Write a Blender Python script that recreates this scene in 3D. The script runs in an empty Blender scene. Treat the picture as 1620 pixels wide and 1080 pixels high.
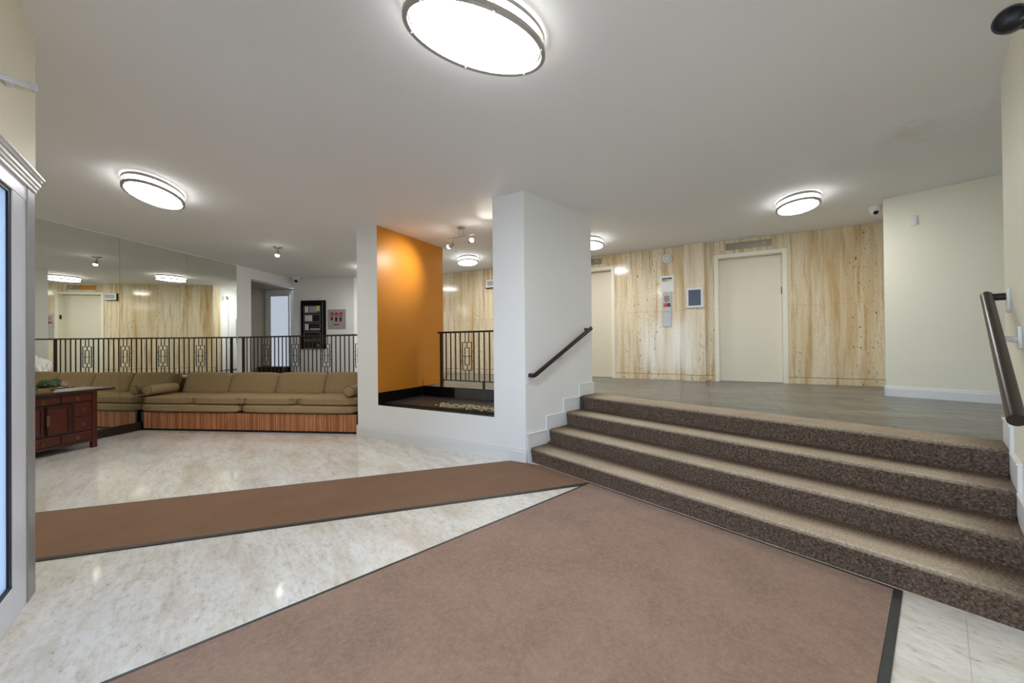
import bpy, bmesh, math, random
from mathutils import Vector, Matrix
random.seed(7)
scene = bpy.context.scene
COL = scene.collection
R = math.radians
PI = math.pi

# ------------------------------------------------------------------ camera, world, exposure
F_PX, PITCH, ROLL, EYE = 579.07, R(0.356), R(-0.58), 1.3
cam_d = bpy.data.cameras.new('camera'); cam = bpy.data.objects.new('camera', cam_d); COL.objects.link(cam)
cam_d.sensor_width = 36.0; cam_d.lens = F_PX * 36.0 / 1620.0; cam_d.clip_start = 0.02
_f = Vector((0, math.cos(PITCH), math.sin(PITCH))); _u = Vector((0, -math.sin(PITCH), math.cos(PITCH))); _r = Vector((1, 0, 0))
_r2 = _r * math.cos(ROLL) + _u * math.sin(ROLL); _u2 = -_r * math.sin(ROLL) + _u * math.cos(ROLL)
cam.matrix_world = Matrix(((_r2.x, _u2.x, -_f.x, 0), (_r2.y, _u2.y, -_f.y, 0), (_r2.z, _u2.z, -_f.z, EYE), (0, 0, 0, 1)))
scene.camera = cam
world = bpy.data.worlds.new('daylight_sky'); scene.world = world; world.use_nodes = True
_bg = world.node_tree.nodes['Background']; _bg.inputs[0].default_value = (0.66, 0.82, 1.0, 1); _bg.inputs[1].default_value = 4.3
scene.view_settings.view_transform = 'Standard'; scene.view_settings.look = 'None'
scene.view_settings.gamma = 1.0; scene.view_settings.use_curve_mapping = False
scene.view_settings.exposure = 0.99
scene.cycles.use_denoising = True
scene.cycles.max_bounces = 10; scene.cycles.diffuse_bounces = 5; scene.cycles.glossy_bounces = 5
scene.cycles.transparent_max_bounces = 10
scene.cycles.sample_clamp_indirect = 10.0
LAMP = 24.0          # strength of the oval ceiling lamps

# ------------------------------------------------------------------ place constants (metres)
H, L = 2.974, 0.6375                       # ceiling, upper landing

def frame(ang, d):
    """wall frame: local x runs along the wall, local y goes into the wall; returns origin, rotz"""
    a = R(ang); return (math.cos(a) * d, math.sin(a) * d), a - PI / 2
FR_E = frame(62.986, 7.0326)               # travertine elevator wall
FR_F = frame(61.193, 3.5675)               # white divider wall
FR_R = frame(40.67, 6.208)                 # cream wall right
FR_C = frame(83.5, 5.072)                  # sofa front
FR_M = frame(171.753, 6.6525)              # mirror wall
A0 = R(40.67); AV = (math.cos(A0), math.sin(A0)); BV = (-AV[1], AV[0])

def ab(a, b): return (AV[0] * a + BV[0] * b, AV[1] * a + BV[1] * b)
def loc(fr, x, y):
    (ox, oy), r = fr; c, s = math.cos(r), math.sin(r); return (ox + c * x - s * y, oy + s * x + c * y)
def inv(fr, P):
    (ox, oy), r = fr; c, s = math.cos(r), math.sin(r); dx, dy = P[0] - ox, P[1] - oy; return (c * dx + s * dy, -s * dx + c * dy)
FR_S = ((0, 0), A0)                        # stairs frame: x = a (up the stairs), y = b (to the column)

# ------------------------------------------------------------------ mesh helpers
class MB:
    def __init__(s): s.v = []; s.f = []; s.m = []
    def add(s, vs, fs, mi=0):
        o = len(s.v); s.v += [tuple(p) for p in vs]; s.f += [tuple(i + o for i in f) for f in fs]; s.m += [mi] * len(fs); return s
    def box(s, x0, x1, y0, y1, z0, z1, mi=0):
        return s.add([(x0, y0, z0), (x1, y0, z0), (x1, y1, z0), (x0, y1, z0), (x0, y0, z1), (x1, y0, z1), (x1, y1, z1), (x0, y1, z1)],
                     [(0, 3, 2, 1), (4, 5, 6, 7), (0, 1, 5, 4), (1, 2, 6, 5), (2, 3, 7, 6), (3, 0, 4, 7)], mi)
    def prism(s, poly, z0, z1, mi=0):
        n = len(poly)
        ar = sum(poly[i][0] * poly[(i + 1) % n][1] - poly[(i + 1) % n][0] * poly[i][1] for i in range(n))
        if ar < 0: poly = poly[::-1]
        vs = [(x, y, z0) for x, y in poly] + [(x, y, z1) for x, y in poly]
        fs = [tuple(range(n))[::-1], tuple(range(n, 2 * n))] + [(i, (i + 1) % n, (i + 1) % n + n, i + n) for i in range(n)]
        return s.add(vs, fs, mi)
    def sweep(s, prof, x0, x1, mi=0):
        """closed profile of (y, z) swept along x"""
        n = len(prof); vs = [(x0, y, z) for y, z in prof] + [(x1, y, z) for y, z in prof]
        return s.add(vs, [tuple(range(n)), tuple(range(n, 2 * n))[::-1]] + [(i + n, (i + 1) % n + n, (i + 1) % n, i) for i in range(n)], mi)
    def tube(s, path, r, n=10, mi=0, flat=1.0):
        path = [Vector(p) for p in path]; rs = r if isinstance(r, (list, tuple)) else [r] * len(path); rings = []
        up = Vector((0, 0, 1))
        for i, p in enumerate(path):
            d = (path[min(i + 1, len(path) - 1)] - path[max(i - 1, 0)]).normalized()
            ref = up if abs(d.z) < .95 else Vector((1, 0, 0))
            a = d.cross(ref).normalized(); b = a.cross(d).normalized()
            rings.append([p + a * math.cos(2 * PI * k / n) * rs[i] + b * math.sin(2 * PI * k / n) * rs[i] * flat for k in range(n)])
        vs = [q for rg in rings for q in rg]; fs = []
        for i in range(len(path) - 1):
            for k in range(n):
                fs.append((i * n + k, i * n + (k + 1) % n, (i + 1) * n + (k + 1) % n, (i + 1) * n + k))
        fs.append(tuple(range(n))[::-1]); fs.append(tuple(range((len(path) - 1) * n, len(path) * n)))
        return s.add(vs, fs, mi)
    def bar(s, p, q, w, mi=0):
        """square bar between two points"""
        p, q = Vector(p), Vector(q); d = (q - p).normalized(); ref = Vector((0, 0, 1)) if abs(d.z) < .9 else Vector((0, 1, 0))
        a = d.cross(ref).normalized() * w / 2; b = a.cross(d).normalized() * w / 2
        vs = [p - a - b, p + a - b, p + a + b, p - a + b, q - a - b, q + a - b, q + a + b, q - a + b]
        return s.add(vs, [(0, 1, 2, 3), (7, 6, 5, 4), (1, 0, 4, 5), (2, 1, 5, 6), (3, 2, 6, 7), (0, 3, 7, 4)], mi)
    def lathe(s, prof, n=32, c=(0, 0, 0), ax=(1, 1), mi=0):
        """profile of (r, z), elliptical scale ax"""
        m = len(prof); vs = [(c[0] + r * ax[0] * math.cos(2 * PI * k / n), c[1] + r * ax[1] * math.sin(2 * PI * k / n), c[2] + z) for r, z in prof for k in range(n)]
        fs = [(i * n + k, i * n + (k + 1) % n, (i + 1) * n + (k + 1) % n, (i + 1) * n + k) for i in range(m - 1) for k in range(n)]
        return s.add(vs, fs, mi)
    def oval_ring(s, a, b, z0, z1, w, n=64, mi=0):
        """flat oval band: outer half axes a,b; width w; from z0 to z1"""
        prof = [(0, z0), (0, z1), (-w, z1), (-w, z0)]
        vs = [((a + o) * math.cos(2 * PI * k / n), (b + o) * math.sin(2 * PI * k / n), z) for o, z in prof for k in range(n)]
        fs = [(i * n + (k + 1) % n, i * n + k, ((i + 1) % 4) * n + k, ((i + 1) % 4) * n + (k + 1) % n) for i in range(4) for k in range(n)]
        return s.add(vs, fs, mi)
    def soft(s, cx, cy, cz, sx, sy, sz, e=0.35, n=10, mi=0, puff=0.0):
        """soft cushion: rounded box, half sizes sx,sy,sz"""
        vs, fs, idx = [], [], {}
        def key(p): return tuple(round(q, 5) for q in p)
        for axis in range(3):
            for sg in (-1, 1):
                for i in range(n):
                    for j in range(n):
                        q = []
                        for (u, w) in ((i, j), (i + 1, j), (i + 1, j + 1), (i, j + 1)):
                            c = [0, 0, 0]; c[axis] = sg; c[(axis + 1) % 3] = math.tan(PI / 4 * (-1 + 2 * u / n)); c[(axis + 2) % 3] = math.tan(PI / 4 * (-1 + 2 * w / n))
                            k = key(c)
                            if k not in idx:
                                ex = 2 / e; ln = (abs(c[0]) ** ex + abs(c[1]) ** ex + abs(c[2]) ** ex) ** (1 / ex)
                                x, y, z = (t / ln for t in c)
                                pz = 1 + puff * (1 - x * x) * (1 - y * y)
                                idx[k] = len(vs); vs.append((cx + sx * x, cy + sy * y, cz + sz * z * pz))
                            q.append(idx[k])
                        fs.append(tuple(q) if sg > 0 else tuple(q[::-1]))
        return s.add(vs, fs, mi)
    def xf(s, M):
        s.v = [tuple(M @ Vector(p)) for p in s.v]; return s
    def mesh(s, name, mats, bevel=0.0, smooth=False, seg=2):
        me = bpy.data.meshes.new(name); me.from_pydata(s.v, [], s.f)
        for m in (mats if isinstance(mats, (list, tuple)) else [mats]): me.materials.append(m)
        me.polygons.foreach_set('material_index', s.m)
        bm = bmesh.new(); bm.from_mesh(me)
        if bevel > 0:
            ed = [e for e in bm.edges if len(e.link_faces) == 2 and e.calc_face_angle(0) > .5]
            bmesh.ops.bevel(bm, geom=ed, offset=bevel, segments=seg, affect='EDGES', profile=.5)
        ng = [f for f in bm.faces if len(f.verts) > 4]
        if ng: bmesh.ops.triangulate(bm, faces=ng)
        bmesh.ops.recalc_face_normals(bm, faces=bm.faces)
        bm.to_mesh(me); bm.free()
        if smooth: me.shade_smooth()
        if smooth == 'auto': me.set_sharp_from_angle(angle=R(40))
        return me

def link(name, me, parent=None, at=None, rz=None):
    o = bpy.data.objects.new(name, me); COL.objects.link(o)
    if parent: o.parent = parent
    if at: o.location = at
    if rz is not None: o.rotation_euler = (0, 0, rz)
    return o
def tag(o, label=None, cat=None, group=None, kind=None):
    for k, v in (('label', label), ('category', cat), ('group', group), ('kind', kind)):
        if v: o[k] = v
    return o
GROUPS = {'ceiling_lamp': 'oval ceiling lamps', 'dome_camera': 'white dome cameras', 'call_panel': 'elevator call panels', 'handrail': 'stair handrails', 'balustrade': 'dark metal balustrades', 'bolster': 'bolsters on the sofa', 'floor_indicator': 'elevator floor indicators'}
def thing(name, label, cat, at=(0, 0, 0), rz=0, group=None):
    group = group or GROUPS.get(name)
    o = bpy.data.objects.new(name, None); COL.objects.link(o); o.location = at; o.rotation_euler = (0, 0, rz); o.empty_display_size = .1
    return tag(o, label, cat, group)
def struct(name, mb, mat, label=None, parent=None, at=None, rz=None, bevel=0, smooth=False):
    o = link(name, mb.mesh(name, mat, bevel, smooth), parent, at, rz)
    if parent is None: tag(o, label, None, None, 'structure')
    return o
def sroot(name, label, at=(0, 0, 0), rz=0):
    o = bpy.data.objects.new(name, None); COL.objects.link(o); o.location = at; o.rotation_euler = (0, 0, rz); o['kind'] = 'structure'; o['label'] = label
    return o
def part(name, mb, mat, parent, bevel=0, smooth=False, label=None, kind=None, seg=2):
    return tag(link(name, mb.mesh(name, mat, bevel, smooth, seg), parent), label, None, None, kind)
def clip(poly, n, d):
    """keep n.p <= d"""
    out = []
    for i in range(len(poly)):
        p, q = poly[i], poly[(i + 1) % len(poly)]; fp, fq = p[0] * n[0] + p[1] * n[1] - d, q[0] * n[0] + q[1] * n[1] - d
        if fp <= 0: out.append(p)
        if (fp < 0 < fq) or (fq < 0 < fp):
            t = fp / (fp - fq); out.append((p[0] + t * (q[0] - p[0]), p[1] + t * (q[1] - p[1])))
    return out
def area(p): return abs(sum(p[i][0] * p[(i + 1) % len(p)][1] - p[(i + 1) % len(p)][0] * p[i][1] for i in range(len(p)))) / 2 if len(p) > 2 else 0

# ------------------------------------------------------------------ materials
def lin(c):
    return tuple(((x / 255) / 12.92 if x / 255 <= .04045 else ((x / 255 + .055) / 1.055) ** 2.4) for x in c) + (1,)
class NT:
    def __init__(s, name):
        s.m = bpy.data.materials.new(name); s.m.use_nodes = True; s.t = s.m.node_tree; s.b = s.t.nodes['Principled BSDF']
    def n(s, typ, **kw):
        nd = s.t.nodes.new(typ)
        for k, v in kw.items():
            if k.startswith('i_'): nd.inputs[k[2:].replace('_', ' ')].default_value = v
            else: setattr(nd, k, v)
        return nd
    def l(s, a, b): s.t.links.new(a, b)
    def coord(s, scale=(1, 1, 1), rand=False, kind='Object'):
        tc = s.n('ShaderNodeTexCoord'); mp = s.n('ShaderNodeMapping'); mp.inputs['Scale'].default_value = scale
        if rand:
            oi = s.n('ShaderNodeObjectInfo'); mu = s.n('ShaderNodeMath', operation='MULTIPLY'); mu.inputs[1].default_value = 37.0
            s.l(oi.outputs['Random'], mu.inputs[0]); s.l(mu.outputs[0], mp.inputs['Location'])
        s.l(tc.outputs[kind], mp.inputs['Vector']); return mp.outputs[0]
    def noise(s, vec, scale, detail=4, rough=.55, dist=0):
        nd = s.n('ShaderNodeTexNoise'); s.l(vec, nd.inputs['Vector']); nd.inputs['Scale'].default_value = scale
        nd.inputs['Detail'].default_value = detail; nd.inputs['Roughness'].default_value = rough; nd.inputs['Distortion'].default_value = dist
        return nd.outputs['Fac']
    def ramp(s, fac, stops):
        r = s.n('ShaderNodeValToRGB'); e = r.color_ramp.elements
        while len(e) < len(stops): e.new(.5)
        for el, (p, c) in zip(e, stops): el.position = p; el.color = c if len(c) == 4 else lin(c)
        s.l(fac, r.inputs[0]); return r.outputs[0]
    def mix(s, fac, a, b, mode='MIX'):
        m = s.n('ShaderNodeMix', data_type='RGBA', blend_type=mode)
        for sock, v in ((m.inputs[0], fac), (m.inputs[6], a), (m.inputs[7], b)):
            if hasattr(v, 'is_output'): s.l(v, sock)
            else: sock.default_value = v if isinstance(v, (int, float)) else (v if len(v) == 4 else lin(v))
        return m.outputs[2]
    def bump(s, h, strength=.3, dist=.01):
        b = s.n('ShaderNodeBump'); b.inputs['Strength'].default_value = strength; b.inputs['Distance'].default_value = dist
        s.l(h, b.inputs['Height']); s.l(b.outputs[0], s.b.inputs['Normal'])
    def out(s, col, rough=.5, metal=0, spec=.5):
        if hasattr(col, 'is_output'): s.l(col, s.b.inputs['Base Color'])
        else: s.b.inputs['Base Color'].default_value = col if len(col) == 4 else lin(col)
        if hasattr(rough, 'is_output'): s.l(rough, s.b.inputs['Roughness'])
        else: s.b.inputs['Roughness'].default_value = rough
        s.b.inputs['Metallic'].default_value = metal; s.b.inputs['Specular IOR Level'].default_value = spec
        return s.m
def pm(name, c1, c2, scale=8, rough=.6, metal=0, spec=.4, bump=0, bscale=None, stretch=(1, 1, 1), rand=False, bdist=.004):
    """two-tone noise material"""
    t = NT(name); v = t.coord(stretch, rand); f = t.noise(v, scale)
    if bump: t.bump(t.noise(v, bscale or scale * 6, 3), bump, bdist)
    return t.out(t.mix(f, c1, c2), rough, metal, spec)
M = {}
M['white'] = pm('white_wall_paint', (238, 238, 237), (242, 242, 241), 3, .55, bump=.08, bscale=160, bdist=.002)
M['cream'] = pm('cream_wall_paint', (238, 233, 212), (242, 238, 219), 3, .6, bump=.08, bscale=160, bdist=.002)
M['taupe'] = pm('taupe_wall_paint', (142, 128, 110), (150, 136, 118), 3, .6)
M['trim'] = pm('white_gloss_trim', (228, 229, 230), (234, 234, 234), 5, .35)
M['orange'] = pm('orange_wall_paint', (205, 132, 34), (212, 139, 40), 3, .38, bump=.05, bscale=120, bdist=.002)
M['doorpaint'] = pm('putty_door_paint', (234, 226, 205), (238, 231, 211), 2, .42)
M['frame'] = pm('ivory_frame_paint', (240, 235, 216), (243, 239, 222), 4, .4)
M['black'] = pm('black_gloss', (14, 14, 16), (22, 22, 24), 12, .25)
M['blackmatte'] = pm('black_powder_coat', (9, 9, 10), (15, 15, 16), 12, .6, spec=.2)
M['blacktile'] = pm('black_tile', (8, 8, 10), (16, 16, 19), 9, .4, spec=.2, rand=True)
M['slate'] = pm('dark_slate', (38, 37, 38), (62, 58, 54), 7, .35, bump=.3, bscale=20)
M['pebble'] = pm('tan_pebble', (150, 128, 92), (196, 178, 142), 30, .6)
M['bronze'] = pm('dark_bronze_metal', (58, 48, 42), (72, 60, 52), 20, .42, .6)
M['darkwood'] = pm('dark_handrail_wood', (34, 24, 19), (54, 38, 30), 14, .34, spec=.4, stretch=(1, 8, 8))
M['brownbase'] = pm('dark_brown_base', (44, 30, 24), (58, 40, 32), 14, .4)
M['nickel'] = pm('brushed_nickel', (158, 155, 149), (176, 173, 167), 40, .4, .35)
M['steel'] = pm('brushed_steel', (176, 176, 176), (192, 192, 190), 60, .38, .35, stretch=(12, 1, 1))
M['plastic'] = pm('white_plastic', (226, 227, 228), (232, 232, 232), 8, .4)
M['blackplastic'] = pm('black_plastic', (22, 23, 26), (32, 33, 36), 10, .4)
M['greyalu'] = pm('grey_aluminium', (150, 152, 156), (166, 168, 172), 14, .4, .4)
M['whitealu'] = pm('white_aluminium', (222, 230, 244), (228, 236, 247), 8, .35, 0)
M['gasket'] = pm('dark_gasket', (22, 30, 50), (28, 38, 60), 12, .5)
M['rubber'] = pm('dark_rubber_edge', (50, 52, 53), (66, 68, 68), 30, .45)
M['fabric'] = pm('taupe_upholstery', (146, 123, 89), (164, 140, 105), 9, .9, spec=.2, bump=.35, bscale=260, stretch=(1.6, .6, .6), bdist=.002)
M['fabric2'] = pm('taupe_upholstery_worn', (156, 133, 100), (174, 150, 116), 7, .9, spec=.2, bump=.35, bscale=260, bdist=.002)
M['welt'] = pm('taupe_piping', (112, 92, 66), (126, 105, 77), 20, .9)
M['leaf'] = pm('green_leaf', (40, 62, 40), (74, 98, 66), 20, .4)
M['petal'] = pm('white_petal', (236, 236, 232), (246, 245, 240), 12, .55)
M['stem'] = pm('plant_stem', (70, 62, 30), (110, 96, 44), 30, .5)
M['pink'] = pm('pink_succulent', (150, 104, 100), (186, 142, 134), 20, .5)
M['tray'] = pm('tan_wooden_tray', (158, 124, 82), (184, 150, 104), 12, .55, stretch=(1, 6, 6))
M['brass'] = pm('aged_brass', (112, 92, 56), (140, 118, 76), 30, .4, .8)
M['paper'] = pm('white_paper', (236, 236, 236), (242, 242, 242), 6, .55)
M['red'] = pm('red_print', (178, 22, 36), (196, 32, 46), 20, .45)
M['redlight'] = pm('pale_red_print', (222, 120, 128), (232, 140, 146), 20, .45)
M['ink'] = pm('black_print', (24, 22, 22), (38, 34, 34), 20, .5)
M['yellow'] = pm('yellow_print', (206, 176, 40), (218, 190, 60), 20, .5)
M['bluegrey'] = pm('blue_grey_screen', (84, 96, 116), (96, 108, 128), 4, .22)
M['bluebtn'] = pm('pale_blue_button', (150, 200, 226), (170, 214, 236), 20, .35)
M['greyplate'] = pm('grey_plate', (170, 170, 172), (180, 180, 181), 10, .4, .3)
M['darkglass'] = pm('dark_glass', (20, 18, 20), (36, 28, 26), 10, .12)
M['paving'] = pm('outdoor_paving', (196, 194, 190), (208, 206, 202), 3, .9)
M['indicator'] = pm('indicator_bronze', (150, 144, 128), (162, 156, 140), 16, .3, .5)
M['grout'] = pm('pale_grout', (224, 219, 209), (230, 225, 216), 12, .8)
M['darkgrout'] = pm('grey_grout', (70, 70, 66), (84, 83, 79), 12, .8)
M['yellowtint'] = pm('pale_yellow_paper', (216, 214, 130), (226, 224, 150), 10, .6)
M['stonejoint'] = pm('stone_joint', (120, 96, 62), (140, 112, 74), 12, .8)

STAIN = (3.22, 2.98)
def m_ceiling():
    t = NT('ceiling_paint'); v = t.coord(); f = t.noise(v, 1.2, 3)
    col = t.mix(f, (240, 239, 239), (244, 243, 243))
    # an old water stain in the paint above the landing
    sx, sy = STAIN
    mp = t.n('ShaderNodeMapping'); tc = t.n('ShaderNodeTexCoord'); t.l(tc.outputs['Object'], mp.inputs['Vector'])
    mp.inputs['Location'].default_value = (-sx, -sy, 0); mp.inputs['Scale'].default_value = (1, 1, 0); mp.vector_type = 'POINT'
    ln = t.n('ShaderNodeVectorMath', operation='LENGTH'); t.l(mp.outputs[0], ln.inputs[0])
    n2 = t.noise(v, 7, 5, .65); ad = t.n('ShaderNodeMath', operation='MULTIPLY_ADD'); t.l(n2, ad.inputs[0]); ad.inputs[1].default_value = .55; t.l(ln.outputs['Value'], ad.inputs[2])
    st = t.ramp(ad.outputs[0], [(.30, (1, 1, 1, 1)), (.52, (0, 0, 0, 1))])
    mul = t.n('ShaderNodeMath', operation='MULTIPLY'); t.l(st, mul.inputs[0]); mul.inputs[1].default_value = .22
    col = t.mix(mul.outputs[0], col, (176, 158, 126))
    t.bump(t.noise(v, 90, 3), .06, .003)
    return t.out(col, .75, spec=.25)
M['ceiling'] = m_ceiling()
def m_marble():
    t = NT('white_travertine_floor'); g = t.n('ShaderNodeNewGeometry')
    def wc(sc):
        mp = t.n('ShaderNodeMapping'); mp.vector_type = 'TEXTURE'; mp.inputs['Rotation'].default_value = (0, 0, A0); mp.inputs['Scale'].default_value = (1 / sc[0], 1 / sc[1], 1); t.l(g.outputs['Position'], mp.inputs['Vector']); return mp.outputs[0]
    v = wc((1.8, .55)); w = wc((1.6, .7)); a = t.noise(v, 2.0, 8, .7, .4); b = t.noise(v, 7, 7, .75, .25); c = t.noise(w, 26, 5, .7); d = t.noise(w, 60, 3, .7)
    col = t.ramp(a, [(.30, (208, 199, 184)), (.45, (229, 225, 217)), (.57, (241, 240, 237)), (.74, (219, 212, 200))])
    col = t.mix(t.ramp(b, [(.48, (0, 0, 0, 1)), (.70, (.7, .7, .7, 1))]), col, (205, 195, 179))
    col = t.mix(t.ramp(c, [(.47, (0, 0, 0, 1)), (.70, (.6, .6, .6, 1))]), col, (206, 198, 186))
    fl = t.n('ShaderNodeMath', operation='MULTIPLY'); t.l(t.ramp(c, [(.54, (0, 0, 0, 1)), (.66, (1, 1, 1, 1))]), fl.inputs[0]); t.l(t.ramp(d, [(.45, (0, 0, 0, 1)), (.62, (.9, .9, .9, 1))]), fl.inputs[1])
    f2 = t.n('ShaderNodeMath', operation='MULTIPLY'); t.l(fl.outputs[0], f2.inputs[0]); t.l(t.ramp(b, [(.44, (.08, .08, .08, 1)), (.60, (1, 1, 1, 1))]), f2.inputs[1])
    col = t.mix(f2.outputs[0], col, (150, 133, 110))
    return t.out(col, .09, spec=.5)
M['marble'] = m_marble()
def m_travertine(name='polished_travertine', pale=0.0):
    t = NT(name); v = t.coord((1, 1, .055)); u = t.coord((1, 1, .30))
    # slow sideways drift so that the veins lean and waver
    dr = t.noise(t.coord((1, 1, .5)), 1.6, 3); ad = t.n('ShaderNodeVectorMath', operation='MULTIPLY_ADD'); t.l(dr, ad.inputs[0]); ad.inputs[1].default_value = (.10, 0, 0); t.l(v, ad.inputs[2]); v = ad.outputs[0]
    a = t.noise(v, 3.4, 7, .62, .35); b = t.noise(v, 12, 5, .7, .4); c = t.noise(u, 46, 2, .5); d = t.noise(v, 4.0, 2, .5); e = t.noise(u, 90, 3, .7)
    col = t.ramp(a, [(.30, (196, 163, 112)), (.40, (222, 200, 160)), (.5, (236, 222, 192)), (.60, (241, 231, 206)), (.72, (221, 198, 158))])
    col = t.mix(t.ramp(b, [(.50, (0, 0, 0, 1)), (.70, (.9, .9, .9, 1))]), col, (184, 143, 88))
    col = t.mix(t.ramp(e, [(.46, (0, 0, 0, 1)), (.72, (.6, .6, .6, 1))]), col, (198, 166, 116))
    pit = t.n('ShaderNodeMath', operation='MULTIPLY'); t.l(t.ramp(c, [(.635, (0, 0, 0, 1)), (.69, (1, 1, 1, 1))]), pit.inputs[0]); t.l(t.ramp(d, [(.46, (0, 0, 0, 1)), (.58, (1, 1, 1, 1))]), pit.inputs[1])
    col = t.mix(pit.outputs[0], col, (104, 80, 52))
    if pale: col = t.mix(pale, col, (240, 226, 204))
    return t.out(col, .13, spec=.5)
M['travertine'] = m_travertine()
M['travertine_pale'] = m_travertine('pale_polished_travertine', .45)
def m_tile():
    t = NT('grey_slate_tile'); v = t.coord((.5, 2.6, 1), True); a = t.noise(v, 4, 6, .62, 1.2); b = t.noise(v, 11, 4, .6, .8)
    oi = t.n('ShaderNodeObjectInfo')
    col = t.ramp(a, [(.3, (100, 99, 92)), (.5, (130, 129, 120)), (.7, (152, 152, 142))])
    col = t.mix(t.ramp(b, [(.55, (0, 0, 0, 1)), (.62, (.85, .85, .85, 1)), (.68, (.1, .1, .1, 1))]), col, (76, 74, 69))
    tint = t.ramp(oi.outputs['Random'], [(0, (222, 222, 222)), (1, (255, 255, 255))])
    col = t.mix(1.0, col, tint, 'MULTIPLY')
    t.bump(a, .15, .004)
    return t.out(col, .3, spec=.4)
M['tile'] = m_tile()
def m_mat(name, c1, c2, c3):
    t = NT(name); v = t.coord(); a = t.noise(v, 2.6, 6, .7); b = t.noise(v, 48, 6, .8)
    col = t.mix(t.ramp(a, [(.36, (0, 0, 0, 1)), (.62, (1, 1, 1, 1))]), c1, c2); col = t.mix(t.ramp(b, [(.35, (0, 0, 0, 1)), (.75, (.75, .75, .75, 1))]), col, c3)
    t.bump(t.noise(v, 500, 2), .4, .002)
    t.b.inputs['Sheen Weight'].default_value = .15
    return t.out(col, .95, spec=.1)
M['mat'] = m_mat('brown_entrance_mat', (130, 104, 90), (150, 122, 106), (176, 149, 131))
M['runner'] = m_mat('brown_runner_mat', (122, 90, 66), (132, 99, 74), (142, 110, 84))
def m_stair():
    t = NT('woven_stair_carpet'); v = t.coord(); a = t.noise(v, 3, 3); b = t.noise(v, 75, 3, .8)
    base = t.ramp(b, [(.30, (52, 42, 38)), (.46, (92, 76, 66)), (.60, (122, 103, 88)), (.74, (158, 138, 118))])
    lit_tone = t.ramp(b, [(.30, (172, 154, 132)), (.5, (202, 185, 162)), (.72, (222, 207, 186))])
    # light band put into the colour: attribute brightens the front of every tread
    at = t.n('ShaderNodeAttribute'); at.attribute_name = 'tread_light'
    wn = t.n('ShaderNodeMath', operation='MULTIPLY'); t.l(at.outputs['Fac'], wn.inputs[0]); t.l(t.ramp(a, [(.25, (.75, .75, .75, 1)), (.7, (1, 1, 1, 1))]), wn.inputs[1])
    col = t.mix(wn.outputs[0], base, lit_tone)
    vo = t.n('ShaderNodeTexVoronoi'); t.l(v, vo.inputs['Vector']); vo.inputs['Scale'].default_value = 75
    t.bump(vo.outputs['Distance'], .7, .008)
    return t.out(col, .95, spec=.1)
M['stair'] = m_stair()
def m_slat():
    t = NT('bamboo_slat_wood'); g = t.n('ShaderNodeNewGeometry'); v = t.coord((30, 30, 2)); a = t.noise(v, 2, 4)
    col = t.ramp(g.outputs['Random Per Island'], [(0, (150, 90, 58)), (.35, (182, 116, 74)), (.7, (204, 140, 94)), (1, (218, 160, 112))])
    col = t.mix(a, col, (140, 84, 54), 'MIX') if False else t.mix(t.ramp(a, [(.35, (.5, .5, .5, 1)), (.65, (0, 0, 0, 1))]), col, (138, 84, 54))
    return t.out(col, .45)
M['slat'] = m_slat()
def m_mahogany(name, c1, c2):
    t = NT(name); v = t.coord((3, 12, 3)); a = t.noise(v, 3, 5, .6, .8)
    return t.out(t.mix(a, c1, c2), .3, spec=.5)
M['mahogany'] = m_mahogany('red_mahogany', (60, 21, 13), (90, 36, 23))
M['mahogany2'] = m_mahogany('dark_mahogany', (40, 19, 14), (66, 35, 27))
M['worntop'] = pm('worn_dark_top', (70, 54, 44), (108, 92, 76), 12, .28, spec=.6, stretch=(1, 5, 1))
def m_emit(name, col, strength):
    m = bpy.data.materials.new(name); m.use_nodes = True; nt = m.node_tree; nt.nodes.remove(nt.nodes['Principled BSDF'])
    e = nt.nodes.new('ShaderNodeEmission'); e.inputs[0].default_value = col; e.inputs[1].default_value = strength
    nt.links.new(e.outputs[0], nt.nodes['Material Output'].inputs[0]); return m
M['lampglow'] = m_emit('lit_lamp_diffuser', (.98, .985, .975, 1), LAMP)
M['lampside'] = m_emit('lit_lamp_side_band', (.98, .985, .975, 1), LAMP * .22)
M['bulb'] = m_emit('lit_spot_bulb', (1.0, .95, .86, 1), 25)
M['lightdoor'] = m_emit('daylit_frosted_glass', (.78, .87, 1.0, 1), .30)
def m_mirror():
    t = NT('mirror_glass'); return t.out((.80, .825, .76, 1), .0, 1.0, .5)
M['mirror'] = m_mirror()
def m_glass():
    m = bpy.data.materials.new('clear_pane'); m.use_nodes = True; nt = m.node_tree; nt.nodes.remove(nt.nodes['Principled BSDF'])
    tr = nt.nodes.new('ShaderNodeBsdfTransparent'); tr.inputs[0].default_value = (.86, .91, .95, 1); gl = nt.nodes.new('ShaderNodeBsdfGlossy'); gl.inputs['Roughness'].default_value = .02
    fr = nt.nodes.new('ShaderNodeFresnel'); fr.inputs[0].default_value = 1.45; mx = nt.nodes.new('ShaderNodeMixShader')
    nt.links.new(fr.outputs[0], mx.inputs[0]); nt.links.new(tr.outputs[0], mx.inputs[1]); nt.links.new(gl.outputs[0], mx.inputs[2]); nt.links.new(mx.outputs[0], nt.nodes['Material Output'].inputs[0])
    return m
M['glass'] = m_glass()
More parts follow.
